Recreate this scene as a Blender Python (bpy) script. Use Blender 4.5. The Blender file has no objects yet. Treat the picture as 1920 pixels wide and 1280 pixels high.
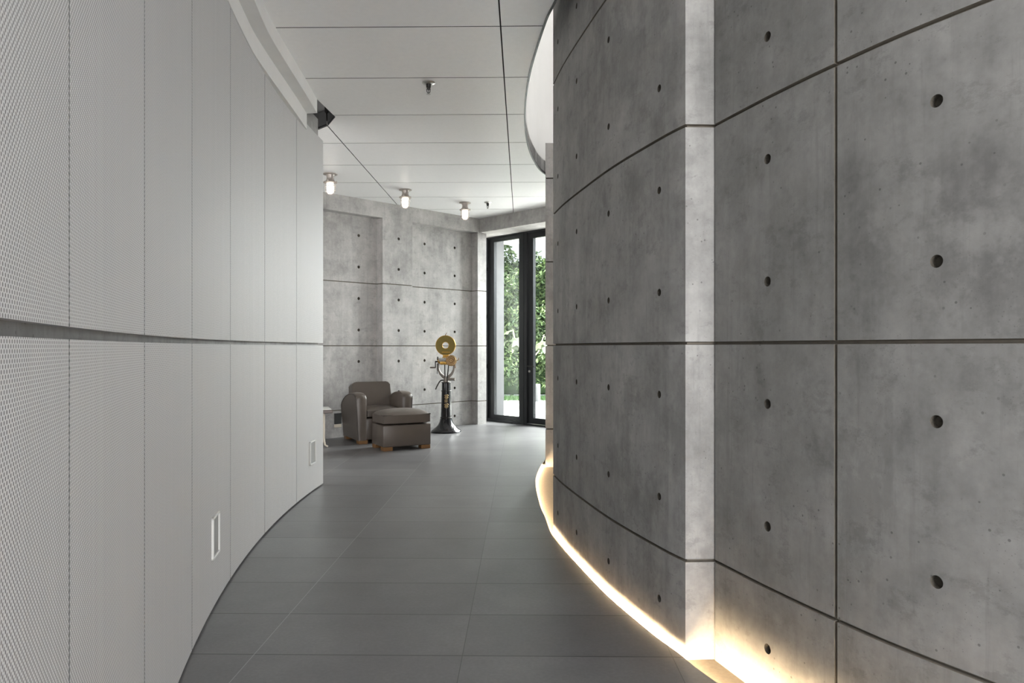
import bpy, bmesh, math, random
import numpy as np
from mathutils import Vector, Matrix
random.seed(7)
rng = np.random.default_rng(7)
PI = math.pi
SC = bpy.context.scene
COL = SC.collection

# ------------------------------------------------------------------ camera
EYE = 1.265
F = 1340.0                                   # focal length in pixels of a 1920 px wide frame
cam = bpy.data.cameras.new('camera')
cam.sensor_width = 36.0
cam.lens = 36.0 * F / 1920.0
cam.shift_y = 10.0 / 1920.0
cam.clip_start = 0.03
co = bpy.data.objects.new('camera', cam)
co.location = (0, 0, EYE)
co.rotation_euler = (PI / 2, 0, 0)
COL.objects.link(co)
SC.camera = co

# ------------------------------------------------------------------ light
SC.view_settings.view_transform = 'Standard'
SC.view_settings.look = 'None'
SC.view_settings.gamma = 1.0
SC.view_settings.use_curve_mapping = False
SC.view_settings.exposure = 0.88
w = bpy.data.worlds.new('sky')
SC.world = w
w.use_nodes = True
wn = w.node_tree
bg = wn.nodes['Background']
sky = wn.nodes.new('ShaderNodeTexSky')
sky.sky_type = 'HOSEK_WILKIE'
sky.turbidity = 3.0
sky.sun_direction = (-0.3, -0.4, 0.85)
pale = wn.nodes.new('ShaderNodeMix'); pale.data_type = 'RGBA'; pale.inputs[0].default_value = 0.65   # hazy, pale sky
pale.inputs[7].default_value = (0.36, 0.36, 0.355, 1)
wn.links.new(sky.outputs[0], pale.inputs[6]); wn.links.new(pale.outputs[2], bg.inputs[0])
bg.inputs[1].default_value = 3.6

def lamp(name, kind, loc, direction, energy, color=(1, 1, 1), size=None, spread=None):
    l = bpy.data.lights.new(name, kind)
    l.energy = energy
    l.color = color
    if kind == 'AREA':
        l.shape = 'RECTANGLE'
        l.size, l.size_y = size
        if spread: l.spread = spread
    o = bpy.data.objects.new(name, l)
    o.location = loc
    o.rotation_euler = Vector(direction).to_track_quat('-Z', 'Y').to_euler()
    COL.objects.link(o)
    return o

sun = lamp('sun', 'SUN', (0, 0, 20), (0.45, 0.36, -1), 15.0, (1, 0.95, 0.88))
sun.data.angle = 0.02
lamp('daylight_behind', 'AREA', (2.9, -3.6, 1.8), (-0.42, 1, 0), 275, (1.0, 0.99, 0.985), (3.0, 3.0))
lamp('fill_side_room', 'AREA', (-3.9, 6.2, 1.9), (0.8, 1, -0.05), 30, (1, 0.96, 0.93), (2.4, 2.4))  # unseen fill light, added to brighten the far wall and ceiling
lamp('daylight_garden', 'AREA', (3.7, 14.6, 4.3), (-0.62, -0.70, -0.40), 2250, (1.0, 0.985, 0.985), (6.0, 4.5))
lamp('skylight_daylight', 'AREA', (0.85, 5.6, 6.7), (0, 0, -1), 82, (1.0, 0.985, 0.96), (1.7, 6.6))

# ------------------------------------------------------------------ node helpers / materials
class NT:
    def __init__(s, name):
        s.m = bpy.data.materials.new(name)
        s.m.use_nodes = True
        s.t = s.m.node_tree
        s.b = s.t.nodes['Principled BSDF']
        s.out = s.t.nodes['Material Output']
    def n(s, typ, **kw):
        nd = s.t.nodes.new(typ)
        for k, v in kw.items(): setattr(nd, k, v)
        return nd
    def l(s, a, b): s.t.links.new(a, b)
    def val(s, sock, v):
        if hasattr(v, 'links'): s.l(v, sock)
        else: sock.default_value = v
    def math(s, op, a, b=0.0, c=None):
        nd = s.n('ShaderNodeMath', operation=op)
        s.val(nd.inputs[0], a); s.val(nd.inputs[1], b)
        if c is not None: s.val(nd.inputs[2], c)
        return nd.outputs[0]
    def mixc(s, fac, a, b, blend='MIX'):
        nd = s.n('ShaderNodeMix', data_type='RGBA', blend_type=blend)
        s.val(nd.inputs[0], fac); s.val(nd.inputs[6], a); s.val(nd.inputs[7], b)
        return nd.outputs[2]
    def ramp(s, fac, stops):
        nd = s.n('ShaderNodeValToRGB')
        s.l(fac, nd.inputs[0])
        e = nd.color_ramp.elements
        while len(e) < len(stops): e.new(0.5)
        for i, (p, c) in enumerate(stops):
            e[i].position = p
            e[i].color = c if len(c) == 4 else (*c, 1)
        return nd.outputs[0]
    def noise(s, vec, scale, detail=4, rough=0.55):
        nd = s.n('ShaderNodeTexNoise')
        nd.inputs['Scale'].default_value = scale
        nd.inputs['Detail'].default_value = detail
        nd.inputs['Roughness'].default_value = rough
        s.l(vec, nd.inputs['Vector'])
        return nd.outputs[0]
    def mapping(s, vec, scale=(1, 1, 1), rot=(0, 0, 0), loc=(0, 0, 0)):
        nd = s.n('ShaderNodeMapping')
        nd.inputs['Scale'].default_value = scale
        nd.inputs['Rotation'].default_value = rot
        nd.inputs['Location'].default_value = loc
        s.l(vec, nd.inputs['Vector'])
        return nd.outputs[0]
    def coord(s, which='Object'):
        return s.n('ShaderNodeTexCoord').outputs[which]
    def bump(s, h, strength=0.3, dist=0.01):
        nd = s.n('ShaderNodeBump')
        nd.inputs['Strength'].default_value = strength
        nd.inputs['Distance'].default_value = dist
        s.l(h, nd.inputs['Height'])
        s.l(nd.outputs[0], s.b.inputs['Normal'])

def g(v, tint=(1, 1, 1)): return (v * tint[0], v * tint[1], v * tint[2], 1)

def simple(name, color, rough=0.5, metal=0.0, noise=0.0, nscale=20, spec=0.5, bump=0.0, coat=0.0):
    k = NT(name)
    c = (*color, 1)
    if noise or bump:
        nz = k.noise(k.coord(), nscale, 4)
        if noise:
            k.l(k.mixc(nz, tuple(x * (1 - noise) for x in color) + (1,), tuple(min(1, x * (1 + noise)) for x in color) + (1,)), k.b.inputs['Base Color'])
        if bump: k.bump(nz, bump, 0.002)
    if not noise: k.b.inputs['Base Color'].default_value = c
    k.b.inputs['Roughness'].default_value = rough
    k.b.inputs['Metallic'].default_value = metal
    k.b.inputs['Specular IOR Level'].default_value = spec
    k.b.inputs['Coat Weight'].default_value = coat
    return k.m

def concrete(name, base, tint, contrast=1.0, seed=0.0):
    k = NT(name)
    v = k.mapping(k.coord(), loc=(seed, seed * 1.7, seed * 0.6))
    big = k.noise(v, 0.9, 5, 0.6)
    mid = k.noise(v, 4.5, 6, 0.65)
    fine = k.noise(v, 38, 4, 0.6)
    streak = k.noise(k.mapping(v, (7, 7, 0.55)), 2.2, 4, 0.6)
    f = k.math('ADD', k.math('MULTIPLY', big, 0.44), k.math('MULTIPLY', mid, 0.34))
    f = k.math('ADD', f, k.math('MULTIPLY', streak, 0.12))
    f = k.math('ADD', f, k.math('MULTIPLY', fine, 0.10))
    lo, hi = base * (1 - 0.42 * contrast), base * (1 + 0.38 * contrast)
    c = k.ramp(f, [(0.36, g(lo, tint)), (0.50, g(base, tint)), (0.64, g(hi, tint))])
    # dark blotchy stains with their own outline
    st = k.noise(k.mapping(v, (1.3, 1.3, 0.8), loc=(3.1, 8.2, 1.7)), 1.6, 7, 0.7)
    sf = k.ramp(st, [(0.55, (0, 0, 0)), (0.61, (1, 1, 1))])
    c = k.mixc(k.math('MULTIPLY', sf, 0.34 * contrast), c, g(base * 0.5, tint))
    # pale bloom patches
    pl = k.noise(k.mapping(v, loc=(9, 4, 2)), 2.7, 6, 0.7)
    pf = k.ramp(pl, [(0.56, (0, 0, 0)), (0.63, (1, 1, 1))])
    c = k.mixc(k.math('MULTIPLY', pf, 0.25), c, g(base * 1.45, tint))
    # air-bubble pits
    vo = k.n('ShaderNodeTexVoronoi'); vo.inputs['Scale'].default_value = 26
    k.l(v, vo.inputs['Vector'])
    pm = k.ramp(k.noise(v, 3.0, 2), [(0.47, (0, 0, 0)), (0.56, (1, 1, 1))])
    pit = k.math('MULTIPLY', k.math('LESS_THAN', vo.outputs['Distance'], 0.10), pm)
    c = k.mixc(k.math('MULTIPLY', pit, 0.65), c, g(base * 0.3, tint))
    sc2 = k.noise(k.mapping(v, (1, 1, 1.6), loc=(5.5, 1.2, 7.9)), 7.0, 9, 0.78)
    c = k.mixc(k.math('MULTIPLY', k.ramp(sc2, [(0.55, (0, 0, 0)), (0.62, (1, 1, 1))]), 0.36 * contrast), c, g(base * 0.52, tint))
    run = k.noise(k.mapping(v, (16, 16, 0.9), loc=(2.5, 6.2, 3.3)), 1.5, 5, 0.7)
    c = k.mixc(k.math('MULTIPLY', k.ramp(run, [(0.56, (0, 0, 0)), (0.68, (1, 1, 1))]), 0.30 * contrast), c, g(base * 0.55, tint))
    vs_ = k.n('ShaderNodeTexVoronoi'); vs_.inputs['Scale'].default_value = 75
    k.l(v, vs_.inputs['Vector'])
    c = k.mixc(k.math('MULTIPLY', k.math('MULTIPLY', k.math('LESS_THAN', vs_.outputs['Distance'], 0.13), k.ramp(k.noise(v, 5.0, 2), [(0.5, (0, 0, 0)), (0.6, (1, 1, 1))])), 0.45), c, g(base * 0.4, tint))
    k.l(c, k.b.inputs['Base Color'])
    k.b.inputs['Roughness'].default_value = 0.62
    k.b.inputs['Specular IOR Level'].default_value = 0.3
    h = k.math('SUBTRACT', k.math('ADD', k.math('MULTIPLY', mid, 0.5), k.math('MULTIPLY', fine, 0.35)), pit)
    k.bump(h, 0.16, 0.006)
    return k.m

M = {}
M['conc_dark'] = concrete('concrete_smoky', 0.36, (1, 0.982, 0.95), 1.05, 0.0)
M['conc_mid'] = concrete('concrete_right', 0.29, (1, 0.982, 0.95), 1.0, 4.0)
M['conc_pale'] = concrete('concrete_pale', 0.415, (1, 0.975, 0.945), 0.95, 11.0)
M['hole'] = simple('tie_hole_mortar', (0.085, 0.075, 0.06), 0.9, noise=0.3, nscale=90)
M['joint'] = simple('joint_cement', (0.17, 0.15, 0.122), 0.85, noise=0.35, nscale=30)
M['plaster'] = simple('white_plaster', (0.80, 0.80, 0.79), 0.7, noise=0.05, nscale=3)
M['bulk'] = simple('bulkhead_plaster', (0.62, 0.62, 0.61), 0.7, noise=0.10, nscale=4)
M['edge'] = simple('cut_panel_edge', (0.06, 0.06, 0.06), 0.6)
M['dark'] = simple('shadow_gap', (0.03, 0.03, 0.03), 0.8)
M['grey'] = simple('grey_metal', (0.25, 0.25, 0.25), 0.5)
M['frame'] = simple('dark_bronze_aluminium', (0.028, 0.030, 0.032), 0.32, 0.6)
M['steel'] = simple('brushed_steel', (0.55, 0.54, 0.52), 0.3, 1.0)
M['brass'] = simple('polished_brass', (0.50, 0.29, 0.07), 0.28, 1.0, noise=0.15, nscale=25)
M['reel'] = simple('olive_brass_sheet', (0.17, 0.125, 0.030), 0.42, 0.6, noise=0.2, nscale=18)
M['copper'] = simple('aged_brass_casting', (0.26, 0.145, 0.07), 0.38, 0.8, noise=0.3, nscale=40)
M['enamel'] = simple('black_enamel', (0.007, 0.007, 0.009), 0.15, 0.0, spec=0.4, coat=0.25)
M['iron'] = simple('blackened_iron', (0.03, 0.028, 0.026), 0.35, 0.6)
M['gold'] = simple('gold_paint', (0.55, 0.40, 0.20), 0.4, 0.5)
M['leather'] = simple('taupe_leather', (0.088, 0.071, 0.059), 0.38, noise=0.14, nscale=7, bump=0.05)
M['piping'] = simple('leather_piping', (0.04, 0.033, 0.027), 0.5)
M['wood'] = simple('honey_wood', (0.15, 0.070, 0.018), 0.45, noise=0.25, nscale=14)
M['tabletop'] = simple('dark_walnut', (0.07, 0.045, 0.035), 0.3, noise=0.25, nscale=12)
M['cream'] = simple('cream_lacquer', (0.60, 0.54, 0.45), 0.4)
M['boxframe'] = simple('white_box_frame', (0.55, 0.55, 0.53), 0.4)
M['boxback'] = simple('grey_box_back', (0.20, 0.20, 0.19), 0.5)
M['castalu'] = simple('cast_aluminium', (0.42, 0.38, 0.35), 0.4, 0.6, noise=0.1)
M['pewter'] = simple('worn_pewter', (0.20, 0.18, 0.16), 0.4, 0.7, noise=0.15)
M['patio'] = simple('pale_paving', (0.72, 0.71, 0.69), 0.8, noise=0.08, nscale=2)
M['jamb_shade'] = simple('jamb_concrete_shaded', (0.13, 0.13, 0.135), 0.8, noise=0.2, nscale=6)  # outer jamb concrete, with its shade put into the colour
M['post'] = simple('pale_stone_post', (0.14, 0.145, 0.15), 0.7, noise=0.1, nscale=9)
M['grass'] = simple('short_grass', (0.03, 0.075, 0.018), 0.8, noise=0.4, nscale=30)
M['bark'] = simple('pale_bark', (0.50, 0.45, 0.36), 0.8, noise=0.2, nscale=20)
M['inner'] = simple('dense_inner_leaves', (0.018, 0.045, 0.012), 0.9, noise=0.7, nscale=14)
M['twig'] = simple('dark_twig', (0.05, 0.04, 0.025), 0.9)

def leafmat(name, a, b):
    k = NT(name)
    r = k.n('ShaderNodeNewGeometry').outputs['Random Per Island']
    k.l(k.mixc(r, (*a, 1), (*b, 1)), k.b.inputs['Base Color'])
    k.b.inputs['Roughness'].default_value = 0.45
    tr = k.n('ShaderNodeBsdfTranslucent')
    k.l(k.mixc(r, (*a, 1), (*b, 1)), tr.inputs[0])
    mx = k.n('ShaderNodeMixShader'); mx.inputs[0].default_value = 0.3
    k.l(k.b.outputs[0], mx.inputs[1]); k.l(tr.outputs[0], mx.inputs[2])
    k.l(mx.outputs[0], k.out.inputs[0])
    return k.m
M['leaf'] = leafmat('hedge_leaf', (0.035, 0.075, 0.030), (0.15, 0.215, 0.085))
M['fig'] = leafmat('pale_fig_leaf', (0.085, 0.11, 0.065), (0.16, 0.185, 0.125))

def emit(name, col, s):
    k = NT(name)
    k.b.inputs['Base Color'].default_value = (*col, 1)
    k.b.inputs['Emission Color'].default_value = (*col, 1)
    k.b.inputs['Emission Strength'].default_value = s
    return k.m
M['lamp'] = emit('lit_globe', (1.0, 0.92, 0.81), 1.7)
M['led'] = emit('warm_led', (1.0, 0.74, 0.44), 95.0)

def glass():
    k = NT('clear_glass')
    tr = k.n('ShaderNodeBsdfTransparent'); tr.inputs[0].default_value = (0.95, 0.98, 0.97, 1)
    gl = k.n('ShaderNodeBsdfGlossy'); gl.inputs['Roughness'].default_value = 0.02
    fr = k.n('ShaderNodeFresnel'); fr.inputs[0].default_value = 1.45
    mx = k.n('ShaderNodeMixShader')
    k.l(k.math('MULTIPLY', fr.outputs[0], 0.10), mx.inputs[0])
    k.l(tr.outputs[0], mx.inputs[1]); k.l(gl.outputs[0], mx.inputs[2])
    k.l(mx.outputs[0], k.out.inputs[0])
    return k.m
M['glass'] = glass()

GROT = -math.atan(20.0 / 1340.0)             # the tile grid is turned a touch from the viewing axis
def floor_mat():
    k = NT('grey_basalt_tiles')
    v = k.mapping(k.coord(), rot=(0, 0, -GROT))
    sp = k.n('ShaderNodeSeparateXYZ'); k.l(v, sp.inputs[0])
    PU, PV, U0, V0 = 0.858, 0.4477, -1.105, 2.925
    u = k.math('DIVIDE', k.math('SUBTRACT', sp.outputs[0], U0), PU)
    vv = k.math('DIVIDE', k.math('SUBTRACT', sp.outputs[1], V0), PV)
    def line(x, pitch, wd):
        fr = k.math('FRACT', k.math('ADD', x, 50.0))
        d = k.math('MINIMUM', fr, k.math('SUBTRACT', 1.0, fr))
        return k.math('LESS_THAN', k.math('MULTIPLY', d, pitch), wd)
    lu, lv = line(u, PU, 0.0016), line(vv, PV, 0.0033)
    cid = k.n('ShaderNodeCombineXYZ')
    k.l(k.math('FLOOR', k.math('ADD', u, 50.0)), cid.inputs[0]); k.l(k.math('FLOOR', k.math('ADD', vv, 50.0)), cid.inputs[1])
    wnz = k.n('ShaderNodeTexWhiteNoise'); k.l(cid.outputs[0], wnz.inputs['Vector'])
    n1 = k.noise(v, 2.2, 6, 0.65); n2 = k.noise(v, 60, 3, 0.7)
    f = k.math('ADD', k.math('MULTIPLY', n1, 0.5), k.math('MULTIPLY', n2, 0.35))
    f = k.math('ADD', f, k.math('MULTIPLY', wnz.outputs[0], 0.15))
    c = k.ramp(f, [(0.32, g(0.092, (1.01, 0.99, 1.01))), (0.5, g(0.122, (1.01, 0.99, 1.01))), (0.7, g(0.165))])
    sc = k.ramp(k.noise(k.mapping(v, (1, 2.2, 1)), 5.5, 8, 0.75), [(0.63, (0, 0, 0)), (0.72, (1, 1, 1))])
    c = k.mixc(k.math('MULTIPLY', sc, 0.22), c, g(0.26))
    c = k.mixc(lv, c, g(0.022))
    # only one long joint (the one grouted pale) reads light, the others dark
    pale = k.math('LESS_THAN', k.math('ABSOLUTE', k.math('ADD', u, 0.5)), 0.75)
    c = k.mixc(lu, c, k.mixc(pale, g(0.045), g(0.26)))
    k.l(c, k.b.inputs['Base Color'])
    k.b.inputs['Roughness'].default_value = 0.37
    k.b.inputs['Specular IOR Level'].default_value = 0.55
    k.bump(k.math('SUBTRACT', k.math('MULTIPLY', n2, 0.35), k.math('MAXIMUM', lu, lv)), 0.15, 0.002)
    return k.m
M['floor'] = floor_mat()
M['tray'] = simple('trough_stone', (0.24, 0.20, 0.155), 0.75, noise=0.25, nscale=55)

def perforated(name, pitch, col_hi, col_lo, rough, metal):
    k = NT(name)
    uv = k.coord('UV')
    sp = k.n('ShaderNodeSeparateXYZ'); k.l(uv, sp.inputs[0])
    su = k.math('SINE', k.math('MULTIPLY', sp.outputs[0], 2 * PI / pitch / 1.0))
    sv = k.math('SINE', k.math('MULTIPLY', sp.outputs[1], 2 * PI / pitch / 1.0))
    p = k.math('MULTIPLY', su, sv)
    hole = k.ramp(p, [(0.10, (0, 0, 0)), (0.34, (1, 1, 1))])
    br = k.noise(k.mapping(k.coord(), (14, 14, 0.25)), 2.0, 3)
    hi = k.mixc(br, g(col_hi * 0.93), g(min(1, col_hi * 1.05)))
    k.l(k.mixc(hole, hi, g(col_lo)), k.b.inputs['Base Color'])
    k.b.inputs['Roughness'].default_value = rough
    k.b.inputs['Metallic'].default_value = metal
    k.bump(p, -0.7, pitch * 0.25)
    return k.m
M['panel'] = perforated('perforated_white_metal', 0.0125, 0.53, 0.16, 0.6, 0.0)
M['ceil'] = perforated('perforated_ceiling_metal', 0.0125, 0.88, 0.66, 0.42, 0.1)

# ------------------------------------------------------------------ mesh helpers
def obj(name, bm, mat, parent=None, smooth=False, loc=None):
    bmesh.ops.recalc_face_normals(bm, faces=bm.faces)
    me = bpy.data.meshes.new(name)
    bm.to_mesh(me); bm.free()
    for m in (mat if isinstance(mat, (list, tuple)) else [mat]): me.materials.append(m)
    if smooth:
        for p in me.polygons: p.use_smooth = True
        try: me.set_sharp_from_angle(angle=math.radians(42))
        except Exception: pass
    o = bpy.data.objects.new(name, me)
    COL.objects.link(o)
    if parent: o.parent = parent
    if loc: o.location = loc
    return o

def thing(name, label, cat, loc=(0, 0, 0), rz=0, group=None):
    o = bpy.data.objects.new(name, None)
    o.empty_display_size = 0.1
    o.location = loc; o.rotation_euler = (0, 0, rz)
    COL.objects.link(o)
    return tag(o, label, cat, group)
def tag(o, label, cat, group=None):
    o['label'] = label; o['category'] = cat
    if group: o['group'] = group
    return o
def struct(o, label=None):
    o['kind'] = 'structure'
    if label: o['label'] = label
    return o
def copy_tree(o, parent=None):
    c = o.copy(); COL.objects.link(c)
    if parent: c.parent = parent
    for ch in list(o.children): copy_tree(ch, c)
    return c

def B(): return bmesh.new()
def box(bm, c, s, rz=0, bev=0, seg=2, mat=None):
    r = bmesh.ops.create_cube(bm, size=1)
    vs = r['verts']
    mt = Matrix.Translation(c) @ Matrix.Rotation(rz, 4, 'Z') @ (mat or Matrix.Identity(4)) @ Matrix.Diagonal((*s, 1))
    bmesh.ops.transform(bm, matrix=mt, verts=vs)
    if bev:
        es = list({e for v in vs for e in v.link_edges})
        bmesh.ops.bevel(bm, geom=es, offset=bev, segments=seg, profile=0.5, affect='EDGES')
    return bm
def lathe(bm, prof, seg=32, mt=None):
    rings = []
    for r, z in prof:
        if r < 1e-6: rings.append([bm.verts.new((0, 0, z))])
        else: rings.append([bm.verts.new((r * math.cos(2 * PI * i / seg), r * math.sin(2 * PI * i / seg), z)) for i in range(seg)])
    for a, b in zip(rings, rings[1:]):
        for i in range(seg):
            j = (i + 1) % seg
            if len(a) == 1 and len(b) == 1: continue
            if len(a) == 1: bm.faces.new((a[0], b[i], b[j]))
            elif len(b) == 1: bm.faces.new((a[i], a[j], b[0]))
            else: bm.faces.new((a[i], a[j], b[j], b[i]))
    for ring in (rings[0], rings[-1]):
        if len(ring) > 1:
            try: bm.faces.new(ring)
            except ValueError: pass
    if mt is not None: bmesh.ops.transform(bm, matrix=mt, verts=[v for r in rings for v in r])
    return bm
def ring_lathe(bm, prof, seg=48, mt=None):          # closed profile swept round: washers, tori
    rings = [[bm.verts.new((r * math.cos(2 * PI * i / seg), r * math.sin(2 * PI * i / seg), z)) for i in range(seg)] for r, z in prof]
    n = len(rings)
    for k in range(n):
        a, b = rings[k], rings[(k + 1) % n]
        for i in range(seg):
            j = (i + 1) % seg
            bm.faces.new((a[i], a[j], b[j], b[i]))
    if mt is not None: bmesh.ops.transform(bm, matrix=mt, verts=[v for r in rings for v in r])
    return bm
def torus(bm, R, r, mt=None, seg=36, ms=8):
    return ring_lathe(bm, [(R + r * math.cos(2 * PI * k / ms), r * math.sin(2 * PI * k / ms)) for k in range(ms)], seg, mt)
def tube(bm, pts, r, seg=8):
    pts = [Vector(p) for p in pts]
    rs = r if isinstance(r, (list, tuple)) else [r] * len(pts)
    rings = []; up = None
    for i, p in enumerate(pts):
        t = (pts[min(i + 1, len(pts) - 1)] - pts[max(i - 1, 0)]).normalized()
        if up is None: up = Vector((0, 0, 1)) if abs(t.z) < 0.9 else Vector((1, 0, 0))
        a = t.cross(up).normalized(); b = a.cross(t).normalized(); up = b
        rings.append([bm.verts.new(p + (a * math.cos(2 * PI * k / seg) + b * math.sin(2 * PI * k / seg)) * rs[i]) for k in range(seg)])
    for a, b in zip(rings, rings[1:]):
        for k in range(seg):
            j = (k + 1) % seg
            bm.faces.new((a[k], a[j], b[j], b[k]))
    bm.faces.new(rings[0]); bm.faces.new(rings[-1])
    return bm
def prism(bm, poly, z0, z1):
    a = [bm.verts.new((x, y, z0)) for x, y in poly]
    b = [bm.verts.new((x, y, z1)) for x, y in poly]
    n = len(poly)
    bm.faces.new(a); bm.faces.new(b)
    for i in range(n): bm.faces.new((a[i], a[(i + 1) % n], b[(i + 1) % n], b[i]))
    return bm
def smooth_path(pts, step=0.05):                    # Catmull-Rom through plan points, resampled by length
    P = np.array(pts, float)
    P = np.vstack([2 * P[0] - P[1], P, 2 * P[-1] - P[-2]])
    out = []
    for i in range(1, len(P) - 2):
        p0, p1, p2, p3 = P[i - 1:i + 3]
        for t in np.linspace(0, 1, 24, endpoint=False):
            out.append(0.5 * (2 * p1 + (p2 - p0) * t + (2 * p0 - 5 * p1 + 4 * p2 - p3) * t * t + (3 * p1 - p0 - 3 * p2 + p3) * t ** 3))
    out.append(P[-2])
    return resample(np.array(out), step)
def resample(P, step):
    d = np.r_[0, np.cumsum(np.linalg.norm(np.diff(P, axis=0), axis=1))]
    n = max(2, int(round(d[-1] / step)) + 1)
    s = np.linspace(0, d[-1], n)
    return np.c_[np.interp(s, d, P[:, 0]), np.interp(s, d, P[:, 1])]
def arclen(P): return np.r_[0, np.cumsum(np.linalg.norm(np.diff(P, axis=0), axis=1))]
def normals(P):                                     # left-hand normals with mitre length
    T = np.diff(P, axis=0); T /= np.linalg.norm(T, axis=1)[:, None]
    N = np.c_[-T[:, 1], T[:, 0]]
    out = np.zeros_like(P)
    out[0], out[-1] = N[0], N[-1]
    for i in range(1, len(P) - 1):
        m = N[i - 1] + N[i]; m /= np.linalg.norm(m)
        out[i] = m / max(0.3, m @ N[i])
    return out
def at_s(P, s):
    d = arclen(P)
    p = np.array([np.interp(s, d, P[:, 0]), np.interp(s, d, P[:, 1])])
    q = np.array([np.interp(s + 1e-3, d, P[:, 0]), np.interp(s + 1e-3, d, P[:, 1])])
    q2 = np.array([np.interp(s - 1e-3, d, P[:, 0]), np.interp(s - 1e-3, d, P[:, 1])])
    t = (q - q2) / np.linalg.norm(q - q2)
    return p, np.array([-t[1], t[0]])
def insert_s(P, ss):
    d = arclen(P)
    keep = [i for i in range(len(P)) if i in (0, len(P) - 1) or all(abs(d[i] - s) > 0.004 for s in ss)]
    al = sorted([(d[i], tuple(P[i])) for i in keep] + [(s, (np.interp(s, d, P[:, 0]), np.interp(s, d, P[:, 1]))) for s in ss if 0 < s < d[-1]])
    return np.array([p for _, p in al]), np.array([s for s, _ in al])

def cast_wall(name, P, z0, z1, thick, zj, sj, holes, mat, hr=0.018, gw=0.0065, gd=0.016):
    """cast concrete wall: grooves at heights zj and at path lengths sj, tie holes at (s, z)"""
    extra = [v for s in sj for v in (s - gw, s - gw * 0.5, s + gw * 0.5, s + gw)]
    Q, S = insert_s(P, extra)
    N = normals(Q)
    zs = sorted({z0, z1} | {round(v, 5) for z in zj if z0 < z < z1 for v in (z - gw, z - gw * 0.5, z + gw * 0.5, z + gw)})
    bm = B()
    fr, bk = [], []
    for i in range(len(Q)):
        cf, cb = [], []
        for z in zs:
            dp = gd if any(abs(z - j) < gw * 0.6 for j in zj) or any(abs(S[i] - s) < gw * 0.6 for s in sj) else 0
            p = Q[i] - N[i] * dp; q = Q[i] - N[i] * thick
            cf.append(bm.verts.new((p[0], p[1], z))); cb.append(bm.verts.new((q[0], q[1], z)))
        fr.append(cf); bk.append(cb)
    n, m = len(Q), len(zs)
    for i in range(n - 1):
        for j in range(m - 1):
            f = bm.faces.new((fr[i][j], fr[i + 1][j], fr[i + 1][j + 1], fr[i][j + 1]))
            if any(abs((zs[j] + zs[j + 1]) / 2 - q) < gw for q in zj) or any(abs((S[i] + S[i + 1]) / 2 - q) < gw for q in sj): f.material_index = 2
            bm.faces.new((bk[i][j + 1], bk[i + 1][j + 1], bk[i + 1][j], bk[i][j]))
        for j in (0, m - 1):
            bm.faces.new((fr[i][j], bk[i][j], bk[i + 1][j], fr[i + 1][j]))
    for i in (0, n - 1):
        for j in range(m - 1):
            bm.faces.new((fr[i][j], fr[i][j + 1], bk[i][j + 1], bk[i][j]))
    o = obj(name, bm, [mat, M['hole'], M['joint']])
    if holes:
        cb = B()
        for s, z in holes:
            p, nn = at_s(P, s)
            mt = Matrix.Translation((p[0], p[1], z)) @ Vector((nn[0], nn[1], 0)).to_track_quat('Z', 'Y').to_matrix().to_4x4()
            lathe(cb, [(0, -0.026), (hr * 0.86, -0.022), (hr, 0.0), (hr * 1.05, 0.02), (0, 0.021)], 20, mt)
        for f in cb.faces: f.material_index = 1
        c = obj('cutter', cb, [mat, M['hole'], M['joint']])
        md = o.modifiers.new('b', 'BOOLEAN'); md.operation = 'DIFFERENCE'; md.solver = 'EXACT'; md.object = c
        dg = bpy.context.evaluated_depsgraph_get()
        me = bpy.data.meshes.new_from_object(o.evaluated_get(dg))
        o.modifiers.clear(); old = o.data; o.data = me; me.name = name
        bpy.data.objects.remove(c); bpy.data.meshes.remove(old)
    return struct(o)

# ------------------------------------------------------------------ plan curves and levels
J = 1.28                                            # shuttering joint at about eye height
ZJ = [J - 0.9, J, J + 0.9, J + 1.8, J + 2.7, J + 3.6]
HZ = [J + 0.225 + 0.45 * k for k in range(-3, 8)]
CEIL = 3.355
FT = 0.006                                          # thin metal nosing at the floor edge over the light slot
TRAY = -0.03
R2 = math.sqrt(0.5)
def tn(t, n): return (R2 * (t + n), R2 * (t - n))   # the far room is turned 45 degrees

arc = smooth_path([(0.718, 2.958), (0.658, 3.125), (0.512, 3.65), (0.398, 4.216), (0.328, 4.62), (0.2855, 4.96)], 0.06)
arcN = normals(arc)
edge = smooth_path([(2.35, 0.1), (1.66, 0.95), (1.14, 1.80), (0.775, 2.69)] + [tuple(arc[i] + arcN[i] * 0.030) for i in range(0, len(arc), 3)] + [(0.247, 5.3), (0.222, 5.8), (0.223, 6.75), (0.30, 7.55), (0.43, 8.27), (0.68, 9.0), (1.2, 9.8)], 0.05)
near = smooth_path([(2.62, 0.1), (1.86, 1.0), (1.52, 1.45), (1.195, 2.0), (1.050, 2.32), (0.940, 2.625), (0.834, 2.972)], 0.06)

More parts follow.
